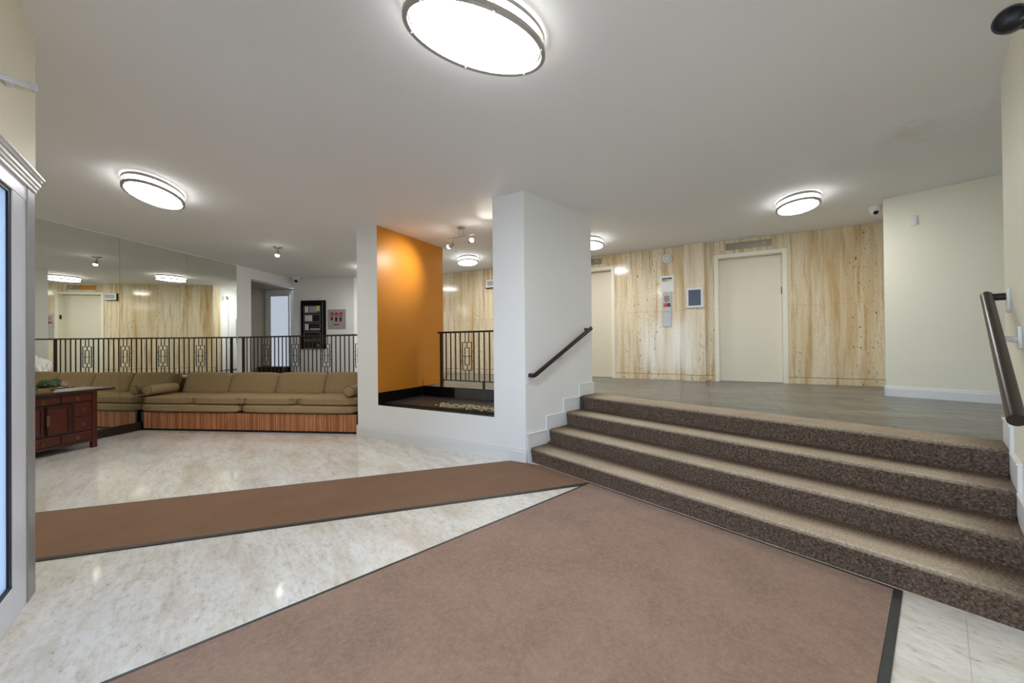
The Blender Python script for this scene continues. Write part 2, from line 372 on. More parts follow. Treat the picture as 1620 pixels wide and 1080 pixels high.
def m_frosted():
    m = bpy.data.materials.new('frosted_pane'); m.use_nodes = True; nt = m.node_tree; nt.nodes.remove(nt.nodes['Principled BSDF'])
    tl = nt.nodes.new('ShaderNodeBsdfTranslucent'); tl.inputs[0].default_value = (.50, .56, .66, 1); df = nt.nodes.new('ShaderNodeBsdfDiffuse'); df.inputs[0].default_value = (.75, .82, .9, 1)
    mx = nt.nodes.new('ShaderNodeMixShader'); mx.inputs[0].default_value = .25
    nt.links.new(tl.outputs[0], mx.inputs[1]); nt.links.new(df.outputs[0], mx.inputs[2]); nt.links.new(mx.outputs[0], nt.nodes['Material Output'].inputs[0]); return m
M['frosted'] = m_frosted()

# ================================================================== THE SETTING
# ---- lobby floor with stone slabs
fl = struct('floor', MB().prism([(-8.2, -1.2), (-3.2, -1.2), ab(-.70, 3.17), ab(-.70, -.7), (4.6, 2.4), (4.6, 6), (-2, 8.0), (-8.2, 8.6)], -.12, -.006), M['grout'],
            'polished white stone lobby floor with faint beige veins')
SA, SB = 1.22, .915
_sl = MB().box(-SA / 2 + .0004, SA / 2 - .0004, -SB / 2 + .0004, SB / 2 - .0004, -.005, 0).mesh('floor_slab', M['marble'])
for i in range(-5, 4):
    for j in range(0, 11):
        a, b = -.2 + SA * i, -.07 - SB / 2 + SB * j
        x, y = ab(a, b)
        if a > 3.2 or y < -.4 or x < -7.4 or y > 7.2 or (a < -.7 - SA / 2 and b < 3.6) or (a < -.7 and b < 2.6) or (y > 5.9 and x > -2): continue
        link('floor_slab', _sl, fl, (x, y, 0), A0)
# ---- pavement outdoors, seen through the entrance glass
pv = struct('pavement', MB().prism([ab(-.74, 9), ab(-9, 9), ab(-9, -7), ab(-.74, -7)], -.2, -.13), M['paving'], 'grey paving outside the entrance glass')
# ---- ceiling
ceil = struct('ceiling', MB().prism([(-8.2, -1.6), (6.5, -1.6), (9, 5), (2.6, 14.2), (-8.2, 14.2)], H, H + .15), M['ceiling'],
              'flat grey white painted ceiling with a small old water stain')
# ---- mirror wall (left), doorway to the alcove
mw = struct('wall_mirror', MB().box(-.4, 6.96, .02, .22, 0, H).box(6.96, 8.24, .02, .22, 2.75, H).box(6.612, 6.96, 0, .02, .2, H).box(6.96, 8.24, 0, .02, 2.75, H),
            M['white'], 'white painted wall carrying the mirrors and an alcove doorway', at=(*FR_M[0], 0), rz=FR_M[1])
# ---- alcove behind the doorway
al = struct('wall_alcove', MB().box(8.46, 8.60, .0, 1.15, L, 2.78).box(6.80, 8.60, 1.02, 1.15, L, 2.78, 1).box(6.82, 6.94, .22, 1.15, L, 2.78).box(6.82, 8.60, .2, 1.15, 2.752, 2.85, 1), [M['white'], M['taupe']],
            'pale walls of the small alcove behind the doorway', at=(*FR_M[0], 0), rz=FR_M[1])
# ---- back wall with the alarm panels
QA, QB = (-5.385, 9.064), (-3.862, 8.955)
_qd = math.atan2(QB[1] - QA[1], QB[0] - QA[0]); QL = math.hypot(QB[0] - QA[0], QB[1] - QA[1]); FR_Q = (QA, _qd)
struct('wall_back', MB().box(-.02, QL, 0, .2, L - .3, H), M['white'], 'white back wall carrying the black alarm case', at=(*QA, 0), rz=_qd)
EL = -6.40
# ---- corridor beyond the elevator wall
_q = inv(FR_E, QB)
struct('wall_corridor', MB().box(_q[0] - .15, _q[0], _q[1] + .01, 4.4, L - .3, H).box(EL, EL + .15, .36, 4.4, L - .3, H).box(_q[0] - .2, EL + .2, 4.3, 4.5, L - .3, H), M['white'],
       'bright white corridor walls beyond the stone wall', at=(*FR_E[0], 0), rz=FR_E[1])
# ---- elevator wall: concrete body + travertine panels, openings for three doors
DOORS = [(.242, 1.24), (-2.44, -1.40), (-3.895, -2.85)]
ew = struct('wall_elevator', MB().box(EL, 3.3, .135, .36, L - .3, H), M['travertine'], 'tall cream travertine wall with three elevator doors', at=(*FR_E[0], 0), rz=FR_E[1])
DT = L + 2.112
def epanel(t0, t1, z0, z1, y0=0.0, y1=.135, m='travertine'):
    g = .0007
    part('travertine_panel', MB().box(t0 + g, t1 - g, y0, y1, z0 + g, z1 - g), M[m], ew)
ZJ = L + 1.215
cols = []
xs = [EL, -5.78, -5.15, -4.52, -3.895]; cols += list(zip(xs[:-1], xs[1:]))
cols += [(-2.85, -2.44), (-1.40, -.81), (-.81, -.213), (.104, .242), (1.24, 1.864), (1.864, 2.6), (2.6, 3.3)]
for t0, t1 in cols:
    epanel(t0, t1, L + .102, ZJ); epanel(t0, t1, ZJ, H)
for t0, t1 in DOORS: epanel(t0, t1, DT, H)
epanel(-.213, .104, L + .102, ZJ, -.075, m='travertine_pale'); epanel(-.213, .104, ZJ, H, -.075, m='travertine_pale')
bs = sroot('baseboard_elevator', 'low travertine skirting under the stone panels', (*FR_E[0], 0), FR_E[1])
for t0, t1, y in [(EL, -3.895, 0), (-2.85, -2.44, 0), (-1.40, -.213, 0), (-.215, .106, -.077), (.104, .242, 0), (1.24, 3.0, 0)]:
    part('skirting_stone', MB().box(t0, t1, y - .012, .1, L, L + .095), M['travertine'], bs, .002)
    part('skirting_joint', MB().box(t0, t1, y + .004, .1, L + .095, L + .104), M['stonejoint'], bs)
# ---- cream wall right of the landing, stair wall, far right closing wall
struct('wall_right', MB().box(-.41, 2.2, 0, 1.35, L - .3, H), M['cream'], 'plain cream painted wall at the right of the landing', at=(*FR_R[0], 0), rz=FR_R[1])
bb = sroot('baseboard_right', 'white moulded baseboard along the cream wall', (*FR_R[0], 0), FR_R[1])
part('board', MB().sweep([(0, L), (0, L + .118), (-.006, L + .118), (-.009, L + .108), (-.009, L + .096), (-.015, L + .092), (-.015, L)], -.425, 2.1), M['trim'], bb)
part('return_board', MB().box(-.425, -.41, -.015, .6, L, L + .105), M['trim'], bb)
struct('wall_stair', MB().box(-1.3, 3.95, -.50, -.284, -.1, H), M['cream'], 'cream side wall of the stairs carrying the right handrail', at=(0, 0, 0), rz=A0)
struct('wall_far_right', MB().box(3.6, 6.4, -2.15, -1.95, 0, H).box(3.55, 3.75, -2.15, -.48, 0, H), M['cream'], 'cream wall closing the landing behind the stair wall', rz=A0)
# ---- entrance facade behind and left of the camera
WA, WE = -.66, 3.165
struct('wall_entrance', MB().box(WA - .2, WA, -.45, WE, 2.19, H), M['cream'], 'cream wall above the entrance glazing', rz=A0)
_we = ab(WA - .2, WE)
struct('wall_front', MB().prism([ab(WA - .10, WE), ab(WA - .2, WE - .1), (-3.1, .95), (-6.9, .75), (-6.9, .95), (-3.0, 1.13)], 0, H), M['cream'], 'cream wall beside the entrance')
# ---- white divider wall: left pillar block with orange side, low planter wall, column
K = (0, 0)
def ixn(n1, d1, n2, d2):
    det = n1[0] * n2[1] - n1[1] * n2[0]; return ((d1 * n2[1] - d2 * n1[1]) / det, (n1[0] * d2 - n2[0] * d1) / det)
_nF = (math.cos(R(61.193)), math.sin(R(61.193)))
K = ixn(_nF, 3.5675, BV, 2.938); KT = inv(FR_F, K)[0]
P1, P2, P5 = -4.520, -4.100, -2.204
bl = MB(); bl.box(P1, P2, 0, 1.42, 0, H)
bl.m = [1 if (i == 3) else 0 for i in range(6)]
struct('wall_orange', bl, [M['white'], M['orange']], 'white pillar whose inner side is painted orange', at=(*FR_F[0], 0), rz=FR_F[1])
struct('wall_planter', MB().box(P2, P5, 0, .11, 0, .466), M['white'], 'low white wall under the planter opening', at=(*FR_F[0], 0), rz=FR_F[1])
struct('trim_1', MB().box(P2, P5, -.001, .11, .466, .472), M['black'], 'thin black edge along the planter sill', at=(*FR_F[0], 0), rz=FR_F[1])
GE = inv(FR_F, ab(3.90, 2.938))
struct('wall_column', MB().prism([(P5, 0), (KT, 0), GE, (P5 + .1, 1.05), (P5, .98)], 0, H), M['white'], 'wide white column beside the stairs', at=(*FR_F[0], 0), rz=FR_F[1], bevel=.004)
bb = sroot('baseboard_divider', 'white moulded baseboard along the divider wall', (*FR_F[0], 0), FR_F[1])
BP = [(0, 0), (0, .152), (-.006, .152), (-.009, .142), (-.009, .124), (-.016, .118), (-.016, 0)]
part('board', MB().sweep(BP, P1 - .012, KT + .012), M['trim'], bb)
part('return_board', MB().box(P1 - .015, P1, -.012, .05, 0, .15), M['trim'], bb)
bb = sroot('baseboard_orange', 'orange painted baseboard behind the planter', (*FR_F[0], 0), FR_F[1])
part('board', MB().box(P2, P2 + .014, .905, 1.434, L, L + .11), M['orange'], bb, .003)
# ---- planter pit
pit = sroot('floor_planter', 'dark slate planter bed lined with black tiles', (*FR_F[0], 0), FR_F[1])
part('bed', MB().box(P2, P5, .11, .905, .02, .49), M['slate'], pit)
for k in range(3):
    y0 = .001 + .2955 * k; part('black_tile', MB().box(P2 + .001, P2 + .012, y0, y0 + .2925, .491 if k else .473, L - .002), M['blacktile'], pit)
n = 6; w = (P5 - P2 - .012) / n
for k in range(n):
    x0 = P2 + .012 + w * k; part('black_tile', MB().box(x0 + .001, x0 + w - .001, .889, .902, .491, L - .002), M['blacktile'], pit)
part('tile_cap', MB().box(P2, P5, .889, .93, L - .002, L + .003), M['blacktile'], pit)
pb = MB()
for k in range(150):
    x = random.uniform(P5 - 1.0, P5 - .03); y = random.uniform(.125, .30 + .05 * math.sin(x * 9)); r = random.uniform(.012, .024)
    pb.soft(x, y, .49 + r * .5 + random.choice((0, .012)), r * random.uniform(.9, 1.4), r, r * .7, .9, 2)
part('pebbles', pb, M['pebble'], pit, smooth=True, kind='stuff', label='tan river pebbles in the planter bed')
# ---- landing slab + tiles
_pe0 = loc(FR_F, P2, .905); _pe1 = loc(FR_F, P5 + .9, .905)
RA = (-5.62, 7.53); RANG = R(-18); RD = (math.cos(RANG), math.sin(RANG)); RLEN = 4.08
_re = (RA[0] + RD[0] * RLEN, RA[1] + RD[1] * RLEN)
_nR = (RD[1], -RD[0])                     # towards the sofa
def off(p, d): return (p[0] + _nR[0] * d, p[1] + _nR[1] * d)
lp = [ab(3.95, -2.1), ab(3.95, 2.9), ab(3.62, 2.9), _pe0, loc(FR_F, P1 + .1, 1.0), off(_re, .05), off(RA, .05), (-6.9, 7.75), (-6.9, 9.6), (-4.2, 9.3), loc(FR_E, _q[0] - .1, 4.4), loc(FR_E, EL + .1, 4.4), loc(FR_E, EL + .1, .3), loc(FR_E, 3.3, .3), ab(6.5, -2.1)]
ld = struct('floor_landing', MB().prism(lp, .0, L - .004), M['darkgrout'], 'raised landing floor of grey slate look tiles')
TW, TH = .61, .305
_tm = MB().box(-TW / 2 + .0015, TW / 2 - .0015, -TH / 2 + .0015, TH / 2 - .0015, -.004, 0).mesh('landing_tile', M['tile'])
_nE = (math.cos(R(62.986)), math.sin(R(62.986)))
_q0 = off(RA, .045); _c1 = _q0[0] * _nR[0] + _q0[1] * _nR[1]
_dp = _pe0[0] * -_nF[0] + _pe0[1] * -_nF[1]
for r_ in range(0, 16):
    for c_ in range(-12, 7):
        x = c_ * TW + (TW / 2 if r_ % 2 else 0) - .2; y = -(r_ + .5) * TH
        poly = [loc(FR_E, x + sx * (TW / 2 - .0015), y + sy * (TH / 2 - .0015)) for sx, sy in ((-1, -1), (1, -1), (1, 1), (-1, 1))]
        cx, cy = loc(FR_E, x, y); full = area(poly)
        cb_ = cx * BV[0] + cy * BV[1]
        if cx < -1.5: p2 = clip(poly, _nR, _c1)
        elif cx < .55: p2 = clip(poly, (-_nF[0], -_nF[1]), _dp)
        else: p2 = clip(poly, (-AV[0], -AV[1]), -3.957)
        if cb_ < .1 and p2: p2 = clip(p2, AV, 6.4)
        if not p2: continue
        p2 = clip(p2, (-BV[0], -BV[1]), 1.9); p2 = clip(p2, (-math.cos(R(8.25)), math.sin(R(8.25))), 6.62) if p2 else p2
        if area(p2) < .004: continue
        if area(p2) > full * .9999: link('landing_tile', _tm, ld, (cx, cy, L), FR_E[1])
        else:
            o = MB().prism([inv(((cx, cy), FR_E[1]), q) for q in p2], -.004, 0); link('landing_tile', o.mesh('landing_tile', M['tile']), ld, (cx, cy, L), FR_E[1])
# ---- stepped white skirting on both sides of the stairs
NOSE = [2.765, 3.060, 3.357, 3.653]; RISE = L / 4
for nm, y0, y1, lab in (('baseboard_column', 2.922, 2.94, 'white skirting stepping up the column beside the stairs'), ('baseboard_stair', -.286, -.268, 'white skirting stepping up under the right handrail')):
    bb = sroot(nm, lab, (0, 0, 0), A0)
    for i in range(4):
        a0 = NOSE[i] - .035; a1 = (NOSE[i + 1] - .035) if i < 3 else (3.915 if y0 > 0 else 3.965); z = RISE * (i + 1)
        part('step_panel', MB().box(a0, a1, y0, y1, z - RISE * .9 if i else 0, z + .15), M['trim'], bb, .004)
        part('step_bead', MB().box(a0 - .003, a1, y0 - (.005 if y0 > 0 else -.0), y1 + (0 if y0 > 0 else .005), z + .142, z + .156), M['trim'], bb, .002)
# ---- dark base under the mirrors
struct('baseboard_mirror', MB().box(-.2, 5.0, -.028, .02, 0, .125), M['brownbase'], 'dark brown base board under the mirrors', at=(*FR_M[0], 0), rz=FR_M[1], bevel=.003)

# ---- entrance glazing (left door) in stairs frame: x = a, y = b
GB = [-.20, .72, 1.30, 2.05, 2.825]         # glazed bays along b
d4 = sroot('door_4', 'white framed glass entrance door with dark gasket lines', (0, 0, 0), A0)
part('head', MB().box(WA - .16, WA - .006, -.28, WE - .11, 2.06, 2.135), M['whitealu'], d4, .003)
for i in range(5):
    b0 = GB[i]; wst = .178 if i == 4 else .09
    part('stile', MB().box(WA - .10, WA - .008, b0 + .05, b0 + .05 + wst, .0, 2.07), M['whitealu'], d4, .004)
    if i < 4:
        x0, x1 = b0 + .05 + wst, GB[i + 1] + .05
        part('bottom_rail', MB().box(WA - .10, WA - .008, x0, x1, .0, .165), M['whitealu'], d4, .004)
        part('gasket', MB().box(WA - .035, WA - .012, x0, x0 + .036, .165, 2.06).box(WA - .035, WA - .012, x1 - .036, x1, .165, 2.06).box(WA - .035, WA - .012, x0, x1, .165, .185).box(WA - .035, WA - .012, x0, x1, 2.04, 2.06), M['gasket'], d4)
        part('glass_pane', MB().box(WA - .028, WA - .020, x0 + .02, x1 - .02, .18, 2.045), M['frosted' if i == 3 else 'glass'], d4)
part('jamb', MB().box(WA - .16, WA - .002, WE - .112, WE, .0, 2.133), M['greyalu'], d4, .004)
t2 = sroot('trim_2', 'stacked white crown moulding above the entrance door', (0, 0, 0), A0)
for (z0, z1, o) in ((2.135, 2.155, .004), (2.155, 2.172, .010), (2.172, 2.190, .016), (2.190, 2.198, .008), (2.198, 2.212, .020), (2.212, 2.226, .028)):
    part('moulding', MB().box(WA - .1, WA + o, -.28, WE + .002 + o, z0, z1), M['trim'], t2, .004)

# ================================================================== ELEVATOR DOORS AND WALL FITTINGS
def elevator(name, t0, t1, lab, ind_lab, red=False):
    d = sroot(name, lab, (*loc(FR_E, t0, 0), L), FR_E[1]); W = t1 - t0; fw = .062; h = 2.112
    part('jamb', MB().box(0, fw, -.018, .13, 0, h - fw), M['frame'], d, .003); part('jamb', MB().box(W - fw, W, -.018, .13, 0, h - fw), M['frame'], d, .003)
    part('head', MB().box(0, W, -.018, .13, h - fw, h), M['frame'], d, .003)
    pn = part('panel', MB().box(fw, W - fw, .115, .133, .006, h - fw - .004), M['doorpaint'], d)
    part('sill', MB().box(fw, W - fw, .05, .13, 0, .006), M['greyplate'], d)
    s = MB().lathe([(0, -.003), (.008, -.003), (.009, 0)], 12); s.xf(Matrix.Translation((fw + .085, .114, h - fw - .10)) @ Matrix.Rotation(PI / 2, 4, 'X'))
    part('screw', s, M['ink'], pn)
    part('number_plate', MB().box(W - fw - .004, W - fw, .02, .075, 1.41, 1.52), M['ink'], d, .001, label='small black floor plate on the right jamb')
    i = thing('floor_indicator', ind_lab, 'indicator', (*loc(FR_E, t0 + .49, 0), L + 2.23), FR_E[1])
    part('plate', MB().box(-.317, .317, -.008, 0, -.058, .055), M['indicator'], i, .002)
    part('arrow_light', MB().box(.20, .235, -.011, -.008, .0, .012), M['paper'], i)
    if red: part('orange_window', MB().box(-.30, .0, -.011, -.008, -.045, .042), M['orange'], i, label='orange floor display')
elevator('door_1', *DOORS[0], 'putty coloured elevator door beside the pilaster', 'bronze indicator plate above the elevator door right of the pilaster')
elevator('door_2', *DOORS[1], 'putty coloured elevator door nearest the white column', 'bronze indicator plate above the elevator door next to the white column')
elevator('door_3', *DOORS[2], 'putty coloured elevator door seen in the mirror', 'bronze indicator plate with an orange end seen in the mirror', True)

def call_panel(t, z0, z1, lab):
    c = thing('call_panel', lab, 'call panel', (*loc(FR_E, t, 0), z0), FR_E[1], None); h = z1 - z0; w = .072
    part('plate', MB().box(-w, w, -.014, 0, 0, h), M['steel'], c, .003)
    e = MB()
    for k in range(8):
        a = k * PI / 4; e.add([(.048 * math.cos(a + q) * m, -.0155, h - .115 + .062 * math.sin(a + q) * m) for q, m in ((-.25, .55), (.25, .55), (.2, 1), (-.2, 1))], [(0, 1, 2, 3)], k % 2)
    e.add([(-.012, -.0156, h - .135), (.012, -.0156, h - .135), (.014, -.0156, h - .095), (-.014, -.0156, h - .095)], [(0, 1, 2, 3)], 0)
    part('emblem', e, [M['red'], M['ink']], c, label='dark red and black diamond emblem')
    r = MB().box(-.055, .006, -.0165, -.014, h - .255, h - .195, 0).box(.008, .058, -.0165, -.014, h - .255, h - .195, 1)
    lb = part('fire_label', r, [M['red'], M['ink']], c, label='red and black printed label')
    part('fire_label_print', MB().box(-.045, -.005, -.018, -.0165, h - .232, h - .218), M['redlight'], lb); part('fire_label_print', MB().box(.018, .048, -.018, -.0165, h - .23, h - .222), M['redlight'], lb)
    part('printed_line', MB().box(-.05, .05, -.0155, -.014, h - .345, h - .335), M['redlight'], c)
    b = MB().lathe([(0, -.006), (.014, -.006), (.016, 0)], 20); b.xf(Matrix.Translation((0, -.014, .115)) @ Matrix.Rotation(PI / 2, 4, 'X')); part('button', b, M['bluebtn'], c, label='pale blue call button')
    b = MB().lathe([(0, -.006), (.012, -.006), (.014, 0)], 20); b.xf(Matrix.Translation((0, -.014, .055)) @ Matrix.Rotation(PI / 2, 4, 'X')); part('button', b, M['steel'], c)
call_panel(-.493, L + .936, L + 1.545, 'steel elevator call panel under a white notice')
call_panel(-2.73, L + .90, L + 1.545, 'steel elevator call panel between two doors seen in the mirror')
nt_ = thing('paper_notice', 'white paper notice with black and yellow heading taped above the call panel', 'notice', (*loc(FR_E, -.486, 0), L + 1.556), FR_E[1])
part('sheet', MB().box(-.11, .11, -.006, 0, 0, .285), M['paper'], nt_)
for k, (x0, x1, z0, z1, m) in enumerate([(-.085, .08, .222, .245, 'ink'), (-.085, -.01, .198, .212, 'ink'), (-.005, .075, .196, .212, 'yellow'), (-.085, .02, .176, .19, 'yellow')]):
    part('heading_print', MB().box(x0, x1, -.0075, -.006, z0, z1), M[m], nt_)
fr = thing('framed_screen', 'blue grey screen in a white frame on the stone pilaster', 'screen', (*loc(FR_E, -.052, -.075), L + 1.245), FR_E[1])
part('frame', MB().box(-.128, -.094, -.03, 0, 0, .335).box(.094, .128, -.03, 0, 0, .335).box(-.094, .094, -.03, 0, 0, .034).box(-.094, .094, -.03, 0, .301, .335), M['plastic'], fr)
part('screen', MB().box(-.094, .094, -.018, 0, .034, .301), M['bluegrey'], fr)
a = thing('alarm_speaker', 'round white ceiling height alarm speaker on the travertine wall', 'alarm', (*loc(FR_E, -.48, 0), L + 2.142), FR_E[1])
s = MB().lathe([(0, -.045), (.03, -.045), (.036, -.038), (.05, -.036), (.056, -.03), (.074, -.026), (.082, -.018), (.085, 0)], 36); s.xf(Matrix.Rotation(PI / 2, 4, 'X').inverted() @ Matrix.Scale(-1, 4, (0, 0, 1)) @ Matrix.Scale(-1, 4, (0, 0, 1)))
s.v = [(x, -abs(y), z) for x, y, z in s.v]; part('cover', s, M['plastic'], a, smooth='auto')
s = MB().oval_ring(.045, .045, 0, .004, .006, 28); s.v = [(x, -.037 - z, y) for x, y, z in s.v]; part('grille_ring', s, M['greyplate'], a)
x_ = thing('exit_sign', 'white box sign with dark red edge beside the elevator in the mirror', 'sign', (*loc(FR_E, -4.075, 0), L + 1.91), FR_E[1])
part('housing', MB().box(-.13, .13, -.055, 0, 0, .17), M['plastic'], x_, .004)
part('face_panel', MB().box(-.085, .12, -.057, -.055, .035, .14), M['greyplate'], x_)
part('edge', MB().box(-.136, -.13, -.058, 0, -.005, .172).box(-.136, .13, -.058, 0, -.012, 0), M['brownbase'], x_, label='dark red brown edge')

# ---- cream wall: cover plate; security cameras
c = thing('cover_plate', 'small square cream cover plate high on the cream wall', 'plate', (*loc(FR_R, -.166, 0), 2.60), FR_R[1])
part('plate', MB().box(-.03, .03, -.01, 0, 0, .115), M['trim'], c, .003); part('raised_centre', MB().box(-.02, .02, -.013, -.01, .012, .10), M['trim'], c, .002)
def dome_cam(at, rz, lab, z=H, r=.06):
    c = thing('dome_camera', lab, 'camera', (*at, z), rz)
    part('base', MB().lathe([(0, 0), (r, 0), (r * 1.02, -.02), (r * .98, -.05), (r * .9, -.055), (0, -.055)], 28), M['plastic'], c, smooth='auto')
    s = MB().lathe([(r * .88 * math.cos(t * PI / 16), -.05 - r * .95 * math.sin(t * PI / 16)) for t in range(9)], 28); part('ball', s, M['plastic'], c, smooth=True)
    e = MB().lathe([(0, .012), (r * .38, .008), (r * .42, 0)], 20); e.xf(Matrix.Translation((-.0, -r * .62, -.05 - r * .55)) @ Matrix.Rotation(R(130), 4, 'X')); part('lens', e, M['black'], c, smooth='auto')
dome_cam(loc(FR_R, -.50, .25), R(-30), 'white dome camera with black lens beside the cream wall')
dome_cam(loc(FR_Q, .15, -.13), R(20), 'white dome camera in the corner above the black alarm case', r=.088)
dome_cam(loc(FR_E, EL - .1, .50), R(-60), 'white dome camera in the corridor seen in the mirror', z=2.74, r=.045)
b = thing('bullet_camera', 'black cylindrical camera on the stair wall near the ceiling', 'camera', (*ab(2.62, -.284), 2.625), A0)
part('mount', MB().tube([(0, 0, .0), (-.02, .05, .0)], [.045, .03], 20), M['blackplastic'], b, smooth='auto')
part('body', MB().tube([(.10, .045, .045), (.02, .06, .025), (-.08, .075, -.012), (-.092, .077, -.018)], [.02, .044, .05, .048], 24), M['blackplastic'], b, smooth='auto')
_dir = Vector((-.12, .02, -.05)).normalized()
e = MB().lathe([(0, .004), (.032, .005), (.040, .010), (.042, 0)], 24); e.xf(Matrix.Translation((-.094, .0775, -.019)) @ _dir.to_track_quat('Z', 'Y').to_matrix().to_4x4()); part('lens', e, M['black'], b, smooth='auto')

# ---- door closer arm over the entrance door
dc = thing('door_closer', 'pale metal door closer arm above the entrance door', 'door closer', (*ab(WA + .004, 2.72), 2.50), A0)
part('arm', MB().bar((.02, -.30, -.11), (.025, .26, .125), .022), M['whitealu'], dc, .004)
part('knuckle', MB().lathe([(0, -.018), (.016, -.018), (.016, .018), (0, .018)], 16, (.025, .27, .128)), M['whitealu'], dc)
part('shoe', MB().box(-.002, .02, -.02, .04, .0, .03), M['whitealu'], dc, .003)

# ================================================================== STAIRS
st = thing('staircase', 'wide flight of four brown carpeted steps up to the landing', 'stairs', (*ab(2.765, 1.33), 0), A0)
B0, B1 = -.266 - 1.33, 2.920 - 1.33
for i in range(4):
    z0, z1 = RISE * i, RISE * (i + 1) + (.004 if i == 3 else 0); a = NOSE[i] - 2.765; back = (NOSE[i + 1] - 2.765 + .03) if i < 3 else 3.957 - 2.765
    prof = [(a + .016, z0), (a + .014, z0 + .04), (a + .006, z1 - .06), (a + .0, z1 - .040), (a - .001, z1 - .026)]
    prof += [(a + .026 - .027 * math.cos(t * PI / 10), z1 - .026 + .026 * math.sin(t * PI / 10)) for t in range(1, 6)]
    tread = [(a + .026 + (back - a - .026) * k / 8, z1) for k in range(1, 9)]
    prof += tread; n1 = len(prof); prof += [(back, z0)]
    nb = 26; vs, fs, tread_light = [], [], []
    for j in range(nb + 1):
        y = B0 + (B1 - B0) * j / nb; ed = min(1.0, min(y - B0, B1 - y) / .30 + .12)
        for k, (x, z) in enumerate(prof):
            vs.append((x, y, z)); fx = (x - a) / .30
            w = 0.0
            if 5 <= k < n1: w = max(0.0, min(1.0, 1.75 - 2.2 * fx)) if i < 3 else .85  # lamplight on the tread painted in, falling off towards the next riser
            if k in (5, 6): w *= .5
            tread_light.append(w * ed)
    m = len(prof)
    for j in range(nb):
        for k in range(m - 1): fs.append((j * m + k, j * m + k + 1, (j + 1) * m + k + 1, (j + 1) * m + k))
    fs.append(tuple(range(m))); fs.append(tuple(range(nb * m, nb * m + m))[::-1])
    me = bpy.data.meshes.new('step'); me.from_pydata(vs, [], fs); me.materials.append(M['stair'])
    at = me.attributes.new('tread_light', 'FLOAT', 'POINT'); at.data.foreach_set('value', tread_light)
    bm = bmesh.new(); bm.from_mesh(me); bmesh.ops.recalc_face_normals(bm, faces=bm.faces); bm.to_mesh(me); bm.free()
    me.shade_smooth(); me.set_sharp_from_angle(angle=R(50))
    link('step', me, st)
# ---- mats
em = thing('entrance_mat', 'large brown entrance mat with dark rubber edges below the stairs', 'mat', (*ab(1.0, 1.12), 0), A0)
part('carpet', MB().box(-1.62, 1.735, -.955, .985, .0, .009), M['mat'], em, .003)
part('rubber_edge', MB().box(-1.62, 1.755, -.987, -.955, 0, .008), M['rubber'], em, .002); part('rubber_edge', MB().box(-1.62, 1.755, .985, 1.005, 0, .008), M['rubber'], em, .002)
part('rubber_edge', MB().box(1.735, 1.755, -.955, .985, 0, .008), M['rubber'], em, .002)
rd, rn = (.9545, .2982), (-.2982, .9545)
def rpoly(n0, n1, grow=0):
    q = [(rd[0] * s + rn[0] * t, rd[1] * s + rn[1] * t) for s, t in ((-4.3, n0), (3.5, n0), (3.5, n1), (-4.3, n1))]
    q = clip(q, AV, 2.755); q = clip(q, (-BV[0], -BV[1]), -2.13); return clip(q, _nF, 3.5675 - .02)
rm = thing('runner_mat', 'long narrow brown runner mat along the divider wall', 'mat', (0, 0, 0), 0)
part('carpet', MB().prism(rpoly(3.035, 3.872), 0, .009), M['runner'], rm, .003)
part('rubber_edge', MB().prism(rpoly(3.004, 3.035), 0, .008), M['rubber'], rm); part('rubber_edge', MB().prism(rpoly(3.872, 3.886), 0, .008), M['rubber'], rm)

# ================================================================== HANDRAILS
hr = thing('handrail', 'dark wooden handrail with short returns on the white column', 'handrail', (0, 0, 0), A0)
bq = 2.938 - .072
part('rail', MB().tube([(2.762, 2.938 - .012, .952), (2.768, bq + .012, .95), (2.785, bq, .955), (2.83, bq, .976), (3.74, bq, 1.461), (3.79, bq, 1.487)], .0215, 12, flat=1.15), M['darkwood'], hr, smooth='auto')
part('end_return', MB().tube([(3.745, bq, 1.463), (3.745, 2.93, 1.475)], .018, 10), M['darkwood'], hr, smooth='auto')
for a_, z_ in ((2.755, .93), (3.745, 1.465)): part('wall_plate', MB().box(a_ - .03, a_ + .03, 2.928, 2.938, z_ - .07, z_ + .05), M['trim'], hr, .004)
part('bracket', MB().tube([(3.24, 2.938, 1.125), (3.24, bq + .01, 1.12), (3.24, bq, 1.17)], .010, 8), M['trim'], hr, smooth='auto'); part('wall_plate', MB().box(3.21, 3.27, 2.930, 2.938, 1.08, 1.16), M['trim'], hr, .003)
hr = thing('handrail', 'thick dark wooden handrail on the cream stair wall', 'handrail', (0, 0, 0), A0)
bq = -.20
part('rail', MB().tube([(2.47, bq, .975), (2.50, bq, .990), (3.70, bq, 1.553), (3.735, bq, 1.57)], .026, 14, flat=1.1), M['darkwood'], hr, smooth='auto')
part('end_return', MB().tube([(3.712, bq + .01, 1.556), (3.712, -.276, 1.556)], .022, 12), M['darkwood'], hr, smooth='auto')
part('wall_plate', MB().box(3.67, 3.75, -.284, -.27, 1.46, 1.60), M['trim'], hr, .004)
for a_ in (3.26, 2.62):
    z_ = .994 + (a_ - 2.51) * .467
    part('wall_plate', MB().box(a_ - .035, a_ + .035, -.284, -.270, z_ - .10, z_ + .02), M['trim'], hr, .004); part('bracket', MB().tube([(a_, -.275, z_ - .05), (a_, bq - .01, z_ - .04), (a_, bq, z_ - .012)], [.018, .012, .010], 8), M['trim'], hr, smooth='auto')

